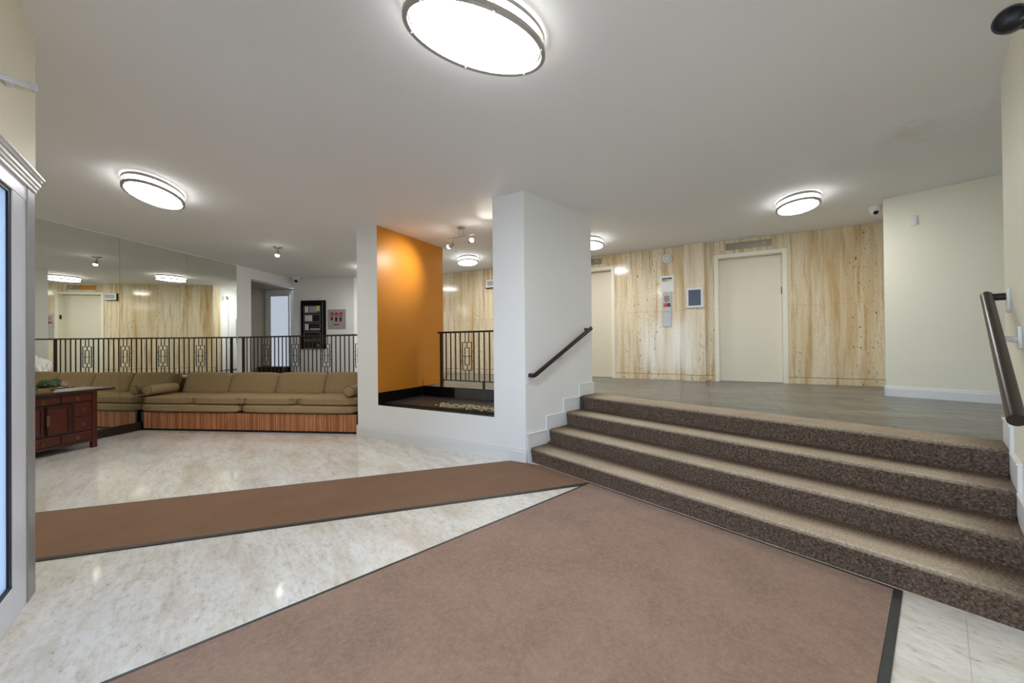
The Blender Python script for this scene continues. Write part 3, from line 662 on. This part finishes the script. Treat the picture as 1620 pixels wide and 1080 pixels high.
# ================================================================== BALUSTRADES
def motif():
    m = MB(); w = .010; x1, x0 = .085, .04; zo0, zo1, zi0, zi1, zm = .27, .69, .35, .61, .48
    def fr_(x, a, b):
        m.bar((-x, 0, a), (-x, 0, b), w); m.bar((x, 0, a), (x, 0, b), w); m.bar((-x - w / 2, 0, a), (x + w / 2, 0, a), w); m.bar((-x - w / 2, 0, b), (x + w / 2, 0, b), w)
    fr_(x1, zo0, zo1); fr_(x0, zi0, zi1); m.bar((-x1, 0, zm), (x1, 0, zm), w)
    for sx in (-.033, .033): m.bar((sx, 0, zo1), (sx, 0, .838), w); m.bar((sx, 0, .11), (sx, 0, zo0), w)
    m.bar((0, 0, zi1), (0, 0, zo1), w); m.bar((0, 0, zo0), (0, 0, zi0), w)
    for z in (.41, .55):
        for s_ in (-1, 1): m.bar((s_ * x1, 0, z), (s_ * .126, 0, z), w)
    return m.mesh('medallion', M['bronze'])
_mot = motif(); _bal = MB().bar((0, 0, .105), (0, 0, .838), .0145).mesh('baluster', M['bronze'])
_post = MB().box(-.019, .019, -.019, .019, 0, .838).mesh('post', M['bronze'], .002)
def balustrade(lab, at, rz, x0, x1, posts, bals, mots, supports=()):
    t = thing('balustrade', lab, 'railing', (*at, L), rz)
    part('top_rail', MB().box(x0, x1, -.024, .024, .836, .864), M['bronze'], t, .006)
    part('bottom_rail', MB().box(x0 + .04, x1, -.008, .008, .100, .115), M['bronze'], t)
    for x in posts: link('post', _post, t, (x, 0, 0))
    for x in bals: link('baluster', _bal, t, (x, 0, 0))
    for x in mots: link('medallion', _mot, t, (x, 0, 0))
    for x in supports: part('support_foot', MB().box(x - .013, x + .013, -.013, .013, 0, .105), M['bronze'], t)
g = .1; x = .13; bals, mots = [], []
for q in range(4):
    bals += [x + g * k for k in range(1, 6)]; x += g * 5
    mots.append(x + .126); x += .2525; bals.append(x)
bals += [x + g * k for k in range(1, 5)]; RPOST = x + g * 5
balustrade('long dark metal balustrade with geometric medallions behind the sofa', RA, RANG, .0, RLEN, (.13, RPOST), bals, mots, (2.1,))
g = .092; bals = [g * k for k in (1, 2, 3, 4)] + [4 * g + .25 + g * k for k in range(0, 5)]; mots = [4 * g + .125, 8 * g + .25 + .125]; bals += [8 * g + .5]
bals = [b_ for b_ in bals if b_ < 1.5]
balustrade('short dark metal balustrade behind the planter opening', loc(FR_F, -3.757, .955), FR_F[1], -.06, P5 + 3.757 - .002, (0,), bals, mots, (.79,))

# ================================================================== SOFA ON ITS WOODEN PLINTH
XL = -6.42   # placeholder, replaced just below by the mirror line
_nM = (math.cos(R(171.753)), math.sin(R(171.753)))
_sl0 = ixn((math.cos(R(83.5)), math.sin(R(83.5))), 5.072, _nM, 6.6525); XL = inv(FR_C, _sl0)[0] + .04
XR = inv(FR_C, (-2.262, 5.36))[0] - .03
SW = XR - XL
so = (*loc(FR_C, XL, 0), 0)
pl = thing('bench_plinth', 'low plinth faced with upright bamboo coloured wood slats under the sofa', 'plinth', so, FR_C[1])
part('core', MB().box(.02, SW, .02, .95, .03, .284), M['brownbase'], pl)
part('foot_strip', MB().box(.0, SW, .006, .95, 0, .03), M['black'], pl); part('top_strip', MB().box(.0, SW, .002, .95, .284, .296), M['brownbase'], pl)
part('corner_post', MB().box(0, .035, -.004, .03, .0, .284), M['black'], pl)
sl = MB(); x = .035
while x < SW:
    w = random.uniform(.011, .02); sl.box(x + .0005, min(x + w, SW) - .0005, .0 + random.uniform(0, .003), .02, .032, .283); x += w
part('slats', sl, M['slat'], pl, kind='stuff', label='narrow upright wood slats')
sf = thing('sofa', 'long built in taupe sofa with four seat and four back cushions', 'sofa', (so[0], so[1], .296), FR_C[1])
mid = SW * .478
for x0, x1 in ((-.015, mid - .004), (mid + .004, SW)):
    part('platform', MB().soft((x0 + x1) / 2, .44, .058, (x1 - x0) / 2, .475, .058, .16, 8), M['fabric2'], sf, smooth=True)
for k, (x0, x1) in enumerate(((.0, .245), (.245, .494), (.482, .735), (.735, 1.0))):
    x0 *= SW; x1 *= SW
    cu = part('seat_cushion', MB().soft((x0 + x1) / 2, .33 - .012 * (k % 2), .172 + .003 * (k % 2), (x1 - x0) / 2 - .003, .345, .056, .22, 10, puff=.12), M['fabric'], sf, smooth=True)
    hx, hy = (x1 - x0) / 2 - .012, .333
    for dz in (-.036, .036):
        cx = (x0 + x1) / 2; cy = .33 - .012 * (k % 2); z = .172 + .003 * (k % 2) + dz
        part('piping', MB().tube([(cx - hx + .03, cy - hy - .0, z), (cx + hx - .03, cy - hy - .0, z)], .006, 6), M['welt'], cu)
for k in range(4):
    x0, x1 = SW * (.03 + .2425 * k), SW * (.03 + .2425 * (k + 1))
    m = MB().soft(0, 0, .17, (x1 - x0) / 2 - .002, .095, .19, .17, 10, puff=0)
    m.v = [(x + .035 * (z / .36) * 0, y + .02 * (1 - (2 * x / (x1 - x0)) ** 2) * -1, z) for x, y, z in m.v]
    m.xf(Matrix.Translation(((x0 + x1) / 2, .60, .195)) @ Matrix.Rotation(R(-19), 4, 'X'))
    part('back_cushion', m, M['fabric'], sf, smooth=True)
part('back_support', MB().box(0, SW, .86, .99, .0, .46), M['fabric2'], sf, .02)
for xq, lab in ((.075, 'round taupe bolster lying at the mirror end of the sofa'), (SW - .125, 'round taupe bolster lying at the pillar end of the sofa')):
    b = thing('bolster', lab, 'cushion', (*loc(FR_C, XL + xq, .235), .296 + .239), FR_C[1])
    r0 = .084
    part('cover', MB().tube([(0, -.235, r0 + .002), (0, -.233, r0 + .002), (0, -.22, r0 + .002), (0, -.15, r0 + .003), (0, .15, r0 + .003), (0, .22, r0 + .002), (0, .232, r0 + .002)], [.02, .055, r0 * .97, r0, r0, r0 * .97, .04], 24, flat=.92), M['fabric'], b, smooth=True)
    part('piping', MB().tube([(r0 * .97 * math.cos(q * PI / 12), -.218, r0 + .002 + r0 * .92 * math.sin(q * PI / 12)) for q in range(25)], .006, 6), M['welt'], b)

# ================================================================== MIRRORS
mi = thing('mirror', 'tall wall mirror made of butted panels above the dark base', 'mirror', (*FR_M[0], 0), FR_M[1])
ys = [.6, 1.6, 2.6, 3.6, 4.62, 5.62, 6.612]
for y0, y1 in zip(ys[:-1], ys[1:]):
    part('mirror_panel', MB().box(y0 + .0015, y1 - .0015, 0, .014, .127, H - .012), M['mirror'], mi)
part('backing', MB().box(.6, 6.612, .014, .0195, .127, H - .012), M['greyplate'], mi)
part('top_channel', MB().box(.6, 6.612, -.006, .018, H - .012, H), M['trim'], mi)

# ================================================================== SIDEBOARD WITH FLOWERS
# local x runs along the mirror wall (forward), local y goes to the wall
CX1 = 4.005; CW = 1.36; CD = .45
_cf = inv(FR_M, (-5.482, 4.821))
cb = thing('sideboard', 'dark red lacquered sideboard with brass pulls in front of the mirrors', 'cabinet', (*loc(FR_M, _cf[0] + .015, _cf[1]), 0), FR_M[1])
def cbx(n, x0, x1, y0, y1, z0, z1, m, par=None, bev=.004): return part(n, MB().box(x0, x1, y0, y1, z0, z1), M[m], par or cb, bev)
for x0 in (-.052, -CW):
    for y0 in (0, CD - .05): cbx('leg', x0, x0 + .052, y0, y0 + .05, 0, .735, 'mahogany')
cbx('carcass', -CW + .03, -.03, .022, CD - .02, .105, .73, 'mahogany2')
cbx('bottom_rail', -CW + .05, -.05, .004, .03, .085, .112, 'mahogany2'); cbx('top_rail', -CW + .05, -.05, .004, .03, .715, .735, 'mahogany2')
tp = MB(); tp.box(-CW - .17, .17, -.035, CD + .01, .735, .772)
cbx('table_top', -CW - .165, .165, -.035, CD + .005, .735, .770, 'worntop', None, .01)
cbx('top_edge', -CW - .168, .168, -.039, -.030, .738, .764, 'mahogany2')
def pull(par, x, z):
    s = MB().lathe([(0, -.004), (.021, -.004), (.024, 0)], 20); s.xf(Matrix.Translation((x, -.004, z)) @ Matrix.Rotation(PI / 2, 4, 'X'))
    s.tube([(x + .014 * math.cos(q * PI / 8), -.012, z - .012 + .016 * math.sin(q * PI / 8)) for q in range(17)], .0028, 6)
    return part('pull', s, M['brass'], par, smooth='auto')
def drawer(x0, x1, z0, z1):
    d = cbx('drawer', x0, x1, .0, .024, z0, z1, 'mahogany'); pull(d, (x0 + x1) / 2, (z0 + z1) / 2)
    f = MB()
    for q in ((x0 - .008, x1 + .008, z0 - .008, z0), (x0 - .008, x1 + .008, z1, z1 + .008), (x0 - .008, x0, z0, z1), (x1, x1 + .008, z0, z1)): f.box(q[0], q[1], .006, .024, q[2], q[3])
    part('drawer_edging', f, M['mahogany2'], d)
HW = CW / 2
drawer(-.345, -.062, .628, .708); drawer(-.665, -.365, .628, .708); drawer(-.995, -.695, .628, .708); drawer(-CW + .062, -1.015, .628, .708)
drawer(-.230, -.062, .435, .600); drawer(-.230, -.062, .248, .418)
drawer(-.345, -.062, .125, .225); drawer(-.665, -.365, .125, .225); drawer(-.995, -.695, .125, .225); drawer(-CW + .062, -1.015, .125, .225)
drawer(-CW + .062, -CW + .23, .435, .600); drawer(-CW + .062, -CW + .23, .248, .418)
for x0, x1 in ((-.478, -.268), (-.715, -.508), (-.955, -.745), (-CW + .262, -.985)):
    d = cbx('door', x0, x1, .0, .024, .252, .598, 'mahogany'); fr_ = MB()
    for q in ((x0, x1, .252, .275), (x0, x1, .575, .598), (x0, x0 + .023, .275, .575), (x1 - .023, x1, .275, .575)): fr_.box(q[0], q[1], -.010, .0, q[2], q[3])
    part('door_frame', fr_, M['mahogany2'], d, .002)
    part('lock_plate', MB().box(x0 - .006, x0 + .02, -.014, -.010, .37, .49), M['brass'], d)
cbx('door_post', -.262, -.245, -.004, .024, .24, .61, 'mahogany2')
# flower tray: tan tray, two orchid stems with white flowers, leaves and succulents
fo = thing('orchid_arrangement', 'white orchids with dark leaves in a tan wooden tray on the sideboard', 'plant', (*loc(FR_M, _cf[0] - .555, _cf[1] + .13), .770), FR_M[1])
ty = MB(); _tp = lambda k, z: [(sx * (.17 + k), sy * (.085 + k), z) for sx, sy in ((-1, -1), (1, -1), (1, 1), (-1, 1))]
ty.add(_tp(0, 0) + _tp(.025, .055) + _tp(.012, .055) + _tp(-.012, .014), [(3, 2, 1, 0)] + [(i + 4 * q, (i + 1) % 4 + 4 * q, (i + 1) % 4 + 4 * q + 4, i + 4 * q + 4) for q in range(3) for i in range(4)] + [(12, 13, 14, 15)])
part('tray', ty, M['tray'], fo)
rng = random.Random(5)
def leafblade(p, d, ln, w, up, m=None):
    m = m or MB(); p = Vector(p); d = Vector(d).normalized(); sd = d.cross(Vector((0, 0, 1))).normalized(); n_ = 6; vs = []
    for i in range(n_ + 1):
        t = i / n_; c = p + d * ln * t + Vector((0, 0, up * (t - 1.1 * t * t) * 2)); ww = w * math.sin(PI * min(1, .12 + t * .88)) ** .7
        vs += [c - sd * ww + Vector((0, 0, .006)), c, c + sd * ww + Vector((0, 0, .006))]
    fs = []
    for i in range(n_):
        for k in (0, 1): fs.append((i * 3 + k, i * 3 + k + 1, i * 3 + k + 4, i * 3 + k + 3))
    o = len(m.v); m.add(vs, fs); m.add([Vector(q) - Vector((0, 0, .003)) for q in vs], [f[::-1] for f in fs]); return m
for k in range(9):
    a_ = k * 2.4; part('leaf', leafblade((.06 * math.cos(a_) - .02, .05 * math.sin(a_), .03), (math.cos(a_), math.sin(a_), 0), rng.uniform(.12, .2), rng.uniform(.018, .03), rng.uniform(.05, .10)), M['leaf'], fo, smooth=True)
for (x_, y_, r_, m_) in ((.165, -.06, .080, 'leaf'), (.215, -.04, .085, 'leaf'), (.255, -.075, .068, 'pink'), (.19, .055, .08, 'leaf')):
    s_ = MB()
    for k in range(22):
        a_ = k * 2.4; e_ = .25 + 1.1 * k / 22; d_ = Vector((math.cos(a_) * math.cos(e_), math.sin(a_) * math.cos(e_), math.sin(e_))); 
        s_.soft(*(Vector((x_, y_, r_ * .75)) + Vector((d_.x, d_.y, d_.z * 1.2)) * r_ * .68), r_ * .32, r_ * .32, r_ * .34, .95, 2)
    part('succulent', s_, M[m_], fo, smooth=True)
for (pts) in ([(-.03, 0, .03), (-.02, .0, .15), (.01, -.01, .25), (.06, -.02, .31), (.13, -.03, .325)], [(-.05, .02, .03), (-.07, .03, .17), (-.08, .02, .28), (-.06, .0, .36), (-.01, -.01, .39)], [(.0, -.02, .03), (.06, -.03, .09), (.11, -.03, .13)]):
    part('flower_stem', MB().tube(pts, .0045, 7), M['stem'], fo, smooth=True)
def orchid(c, az, sc):
    m = MB()
    for k in range(5):
        a_ = PI / 2 + k * 2 * PI / 5; wd = .030 if k in (1, 4) else .020; ln = .045
        vs = []
        for i in range(5):
            t = i / 4; rr = .004 + ln * t; w_ = wd * math.sin(PI * min(1, .1 + .85 * t)) ** .8
            for s_ in (-1, 0, 1): vs.append(((math.cos(a_) * rr - math.sin(a_) * w_ * s_), -.012 * t * t + .004 * abs(s_), (math.sin(a_) * rr + math.cos(a_) * w_ * s_)))
        fs = [(i * 3 + q, i * 3 + q + 1, i * 3 + q + 4, i * 3 + q + 3) for i in range(4) for q in (0, 1)]
        m.add(vs, fs)
    m.soft(0, -.012, -.004, .008, .012, .009, .9, 2)
    m.xf(Matrix.Translation(c) @ Matrix.Rotation(az, 4, 'Z') @ Matrix.Scale(sc, 4)); return m
for (c, az) in (((.13, -.05, .315), .3), ((.085, -.05, .335), -.2), ((.16, -.04, .28), .7), ((.045, -.045, .31), -.5), ((.10, -.06, .275), .1), ((.02, -.035, .38), .2), ((-.02, -.03, .405), -.6), ((-.06, -.02, .37), -.3), ((-.10, -.01, .34), -.8), ((.05, .0, .36), 1.2)):
    part('orchid_flower', orchid((c[0], c[1], c[2] + .03), az, 1.18), M['petal'], fo, smooth=True)

# ================================================================== BACK WALL FITTINGS
ca = thing('alarm_case', 'tall black wall case with glazed module windows behind the balustrade', 'case', (*loc(FR_Q, .185, 0), 1.225), _qd)
CWd, CHt = .632, 1.19; ca.scale = (1, .35, 1)
part('body', MB().box(0, CWd, -.09, 0, 0, CHt), M['blackmatte'], ca, .004)
part('door_edge', MB().box(CWd - .075, CWd - .063, -.097, -.09, .02, CHt - .04), M['greyalu'], ca)
for k in range(5):
    z1 = CHt - .13 - k * .215; z0 = z1 - .185; x0, x1 = .08, .505
    f = MB(); w = .010
    for q in ((x0, x1, z0, z0 + w), (x0, x1, z1 - w, z1), (x0, x0 + w, z0, z1), (x1 - w, x1, z0, z1)): f.box(q[0], q[1], -.102, -.09, q[2], q[3])
    wn = part('module_window', f, M['greyalu'], ca); part('window_glass', MB().box(x0 + w, x1 - w, -.093, -.09, z0 + w, z1 - w), M['darkglass'], wn)
    n_ = (2, 4, 2, 0, 0)[k]
    for j in range(n_): part('white_module', MB().box(x0 + .035 + j * .048, x0 + .072 + j * .048, -.100, -.093, z0 + .02, z1 - .02), M['paper'], ca)
    if k == 0: part('module_card', MB().box(x0 + .14, x1 - .10, -.099, -.093, z0 + .02, z1 - .02), M['greyplate'], ca); part('yellow_note', MB().box(x1 - .095, x1 - .02, -.101, -.093, z0 + .045, z1 - .012), M['yellowtint'], ca)
    if k == 2: part('module_card', MB().box(x0 + .16, x1 - .02, -.099, -.093, z0 + .03, z0 + .05), M['paper'], ca); part('module_card', MB().box(x0 + .19, x1 - .03, -.098, -.093, z0 + .07, z0 + .12), M['brownbase'], ca)
    if k == 4: part('case_lock', MB().box(x1 - .08, x1 - .03, -.105, -.09, z0 + .06, z0 + .085), M['steel'], ca)
an = thing('annunciator_plate', 'grey steel plate with rows of red and black indicator windows', 'panel', (*loc(FR_Q, .868, 0), 1.708), _qd)
part('plate', MB().box(0, .455, -.012, 0, 0, .48), M['greyplate'], an, .003)
for r_, (n_, z0, z1) in enumerate(((3, .315, .40), (3, .18, .285))):
    for j in range(n_):
        x0 = .075 + j * .112; w_ = .078 if r_ == 0 else .056; zz0 = z0 + (.035 if (r_ == 1 and j == 0) else 0)
        wd = part('indicator_window', MB().box(x0, x0 + w_, -.016, -.012, zz0, z1), M['red'] if r_ == 0 else M['ink'], an)
        part('indicator_text', MB().box(x0 + w_ * .35, x0 + w_ * .9, -.0175, -.016, zz0 + .02, zz0 + .045), M['redlight'] if r_ == 0 else M['red'], wd)
part('name_strip', MB().box(.155, .215, -.016, -.012, .092, .115), M['ink'], an); part('name_strip', MB().box(.215, .285, -.016, -.012, .092, .115), M['red'], an)
sg = thing('corridor_sign', 'small grey printed sign on the bright corridor wall', 'sign', (*loc(FR_E, _q[0], _q[1] + .12), 1.99), FR_E[1])
part('sheet', MB().box(0, .006, 0, .09, 0, .22), M['paper'], sg)
for k in range(4): part('print', MB().box(.006, .0075, .012, .078, .02 + k * .05, .05 + k * .05), M['greyplate'] if k % 2 else M['ink'], sg)
# corridor door seen in the mirror
cd = sroot('door_5', 'pale corridor door with a narrow window seen in the mirror', (*loc(FR_E, EL, .70), L), FR_E[1])
part('casing', MB().box(-.02, 0, 0, .08, 0, 1.86).box(-.02, 0, .08, 1.0, 1.78, 1.86).box(-.02, 0, .92, 1.0, 0, 1.78), M['trim'], cd, .002)
part('leaf', MB().box(-.008, 0, .08, .92, .005, 1.78), M['plastic'], cd); part('window_glass', MB().box(-.014, -.008, .40, .52, .75, 1.5), M['greyplate'], cd)
# alcove: frosted door and dark step
ad = sroot('door_6', 'pale frosted glass door glowing with daylight in the alcove', (*loc(FR_M, 8.46, .30), L), FR_M[1])
part('frame', MB().box(-.03, 0, .0, .04, 0, 1.98).box(-.03, 0, .54, .58, 0, 1.98).box(-.03, 0, .04, .54, 1.94, 1.98), M['trim'], ad, .003)
part('glass_pane', MB().box(-.018, -.002, .04, .54, .02, 1.94), M['lightdoor'], ad)
ds = thing('wooden_step', 'low dark brown wooden step inside the alcove doorway', 'step', (*loc(FR_M, 8.30, .62), L), FR_M[1])
part('tread', MB().box(-.14, .14, -.36, .36, .12, .15), M['brownbase'], ds, .004); part('riser', MB().box(-.12, -.10, -.36, .36, 0, .12), M['brownbase'], ds); part('riser', MB().box(.10, .12, -.36, .36, 0, .12), M['brownbase'], ds)

# ================================================================== LAMPS
def oval_lamp(x, y, a, b, ang, lab):
    t = thing('ceiling_lamp', lab, 'lamp', (x, y, H), R(ang)); n = 64
    part('base_pan', MB().lathe([(0, 0), (1, 0), (1, -.014), (0, -.014)], n, (0, 0, 0), (a * .93, b * .88)), M['nickel'], t)
    # opal diffuser: straight side then a shallow belly
    part('side_band', MB().lathe([(.94, -.014), (.955, -.035), (.955, -.080), (.94, -.090)], n, (0, 0, 0), (a * .955, b * .915)), M['lampside'], t, smooth=True, label='lit opal side band')
    prof = [(.94, -.090), (.88, -.100), (.7, -.112), (.45, -.120), (.2, -.124), (.001, -.125)]
    part('diffuser', MB().lathe(prof, n, (0, 0, 0), (a * .955, b * .915)), M['lampglow'], t, smooth=True, label='lit white opal diffuser')
    part('upper_ring', MB().oval_ring(a * 1.0, b, -.038, -.016, .012, n), M['nickel'], t, smooth='auto')
    part('lower_ring', MB().oval_ring(a * 1.0, b, -.104, -.080, .022, n), M['nickel'], t, smooth='auto')
    for k in range(6):
        q = PI / 6 + k * PI / 3; cx, cy = (a - .004) * math.cos(q), (b - .004) * math.sin(q)
        part('ring_post', MB().tube([(cx, cy, -.100), (cx, cy, -.018)], .0028, 8), M['nickel'], t)
    for k in range(6):
        q = PI / 6 + k * PI / 3; part('screw_cap', MB().lathe([(0, -.005), (.005, -.004), (.006, 0)], 10, ((a - .011) * math.cos(q), (b - .011) * math.sin(q), -.104)), M['nickel'], t, smooth=True)
oval_lamp(-.158, 1.890, .385, .209, 26.9, 'big oval ceiling lamp above the entrance mat')
oval_lamp(-3.713, 3.813, .405, .213, -65.5, 'oval ceiling lamp above the lobby floor before the mirrors')
oval_lamp(3.39, 4.313, .29, .21, 64.0, 'oval ceiling lamp above the landing by the pilaster elevator')
oval_lamp(1.29, 5.92, .29, .21, 64.0, 'oval ceiling lamp above the landing just past the white column')
oval_lamp(-.84, 7.07, .29, .205, -73.0, 'oval ceiling lamp above the landing behind the planter balustrade')
oval_lamp(-3.08, 7.87, .29, .205, -73.0, 'landing ceiling lamp showing only in the mirror')
oval_lamp(-2.75, 10.2, .30, .205, 63.0, 'bright corridor ceiling lamp showing only in the mirror')
def spot(par, p, d, power, ang, blend=1.0, r=.02):
    ld_ = bpy.data.lights.new('spot_beam', 'SPOT'); ld_.energy = power; ld_.spot_size = R(ang); ld_.spot_blend = blend; ld_.shadow_soft_size = r; ld_.color = (1, .93, .82)
    o = bpy.data.objects.new('spot_beam', ld_); COL.objects.link(o); o.parent = par; o.location = p; o.rotation_euler = Vector(d).to_track_quat('-Z', 'Y').to_euler(); return o
def head(par, p, d, power, ang):
    d = Vector(d).normalized(); p = Vector(p); M4 = Matrix.Translation(p) @ d.to_track_quat('Z', 'Y').to_matrix().to_4x4()
    h_ = part('spot_head', MB().lathe([(0, -.055), (.014, -.055), (.018, -.03), (.024, .0), (.031, .03), (.029, .03), (.022, .0), (0, -.01)], 20).xf(M4), M['nickel'], par, smooth='auto')
    part('bulb', MB().lathe([(0, .055), (.014, .052), (.026, .042), (.031, .028), (.026, .012)], 18).xf(M4), M['bulb'], h_, smooth=True)
    spot(par, p + d * .065, d, power, ang)
tr = thing('track_light', 'nickel track light with two lit heads above the planter', 'spotlight', (-.712, 5.235, H), FR_F[1])
part('canopy', MB().lathe([(0, -.026), (.02, -.026), (.052, -.014), (.06, 0), (0, 0)], 28), M['nickel'], tr, smooth='auto')
for x in (-.035, .035): part('drop_rod', MB().tube([(x, 0, -.02), (x, 0, -.125)], .0045, 8), M['nickel'], tr)
part('track_bar', MB().tube([(-.24, 0, -.13), (.24, 0, -.13)], .008, 10), M['nickel'], tr, smooth=True)
for x in (-.155, .145): part('head_stem', MB().tube([(x, 0, -.13), (x, 0, -.225)], .004, 8), M['nickel'], tr)
_tl = Vector(loc(FR_F, P2, .25)); _or = inv(((-.712, 5.235), FR_F[1]), loc(FR_F, P2, .42))
head(tr, (-.185, -.012, -.245), (_or[0] + .185, _or[1] + .05, -.30), 21, 86)
head(tr, (.175, -.02, -.225), (.6, -.25, .10), 9, 70)
sp = thing('spot_lamp', 'single nickel spot on a round canopy above the sofa', 'spotlight', (-3.95, 6.19, H), 0)
part('canopy', MB().lathe([(0, -.03), (.025, -.028), (.06, -.012), (.075, 0), (0, 0)], 28), M['nickel'], sp, smooth='auto')
part('drop_rod', MB().tube([(0, 0, -.02), (0, 0, -.08)], .006, 8), M['nickel'], sp)
head(sp, (0, -.01, -.115), (.02, -.25, -1), 7, 80)
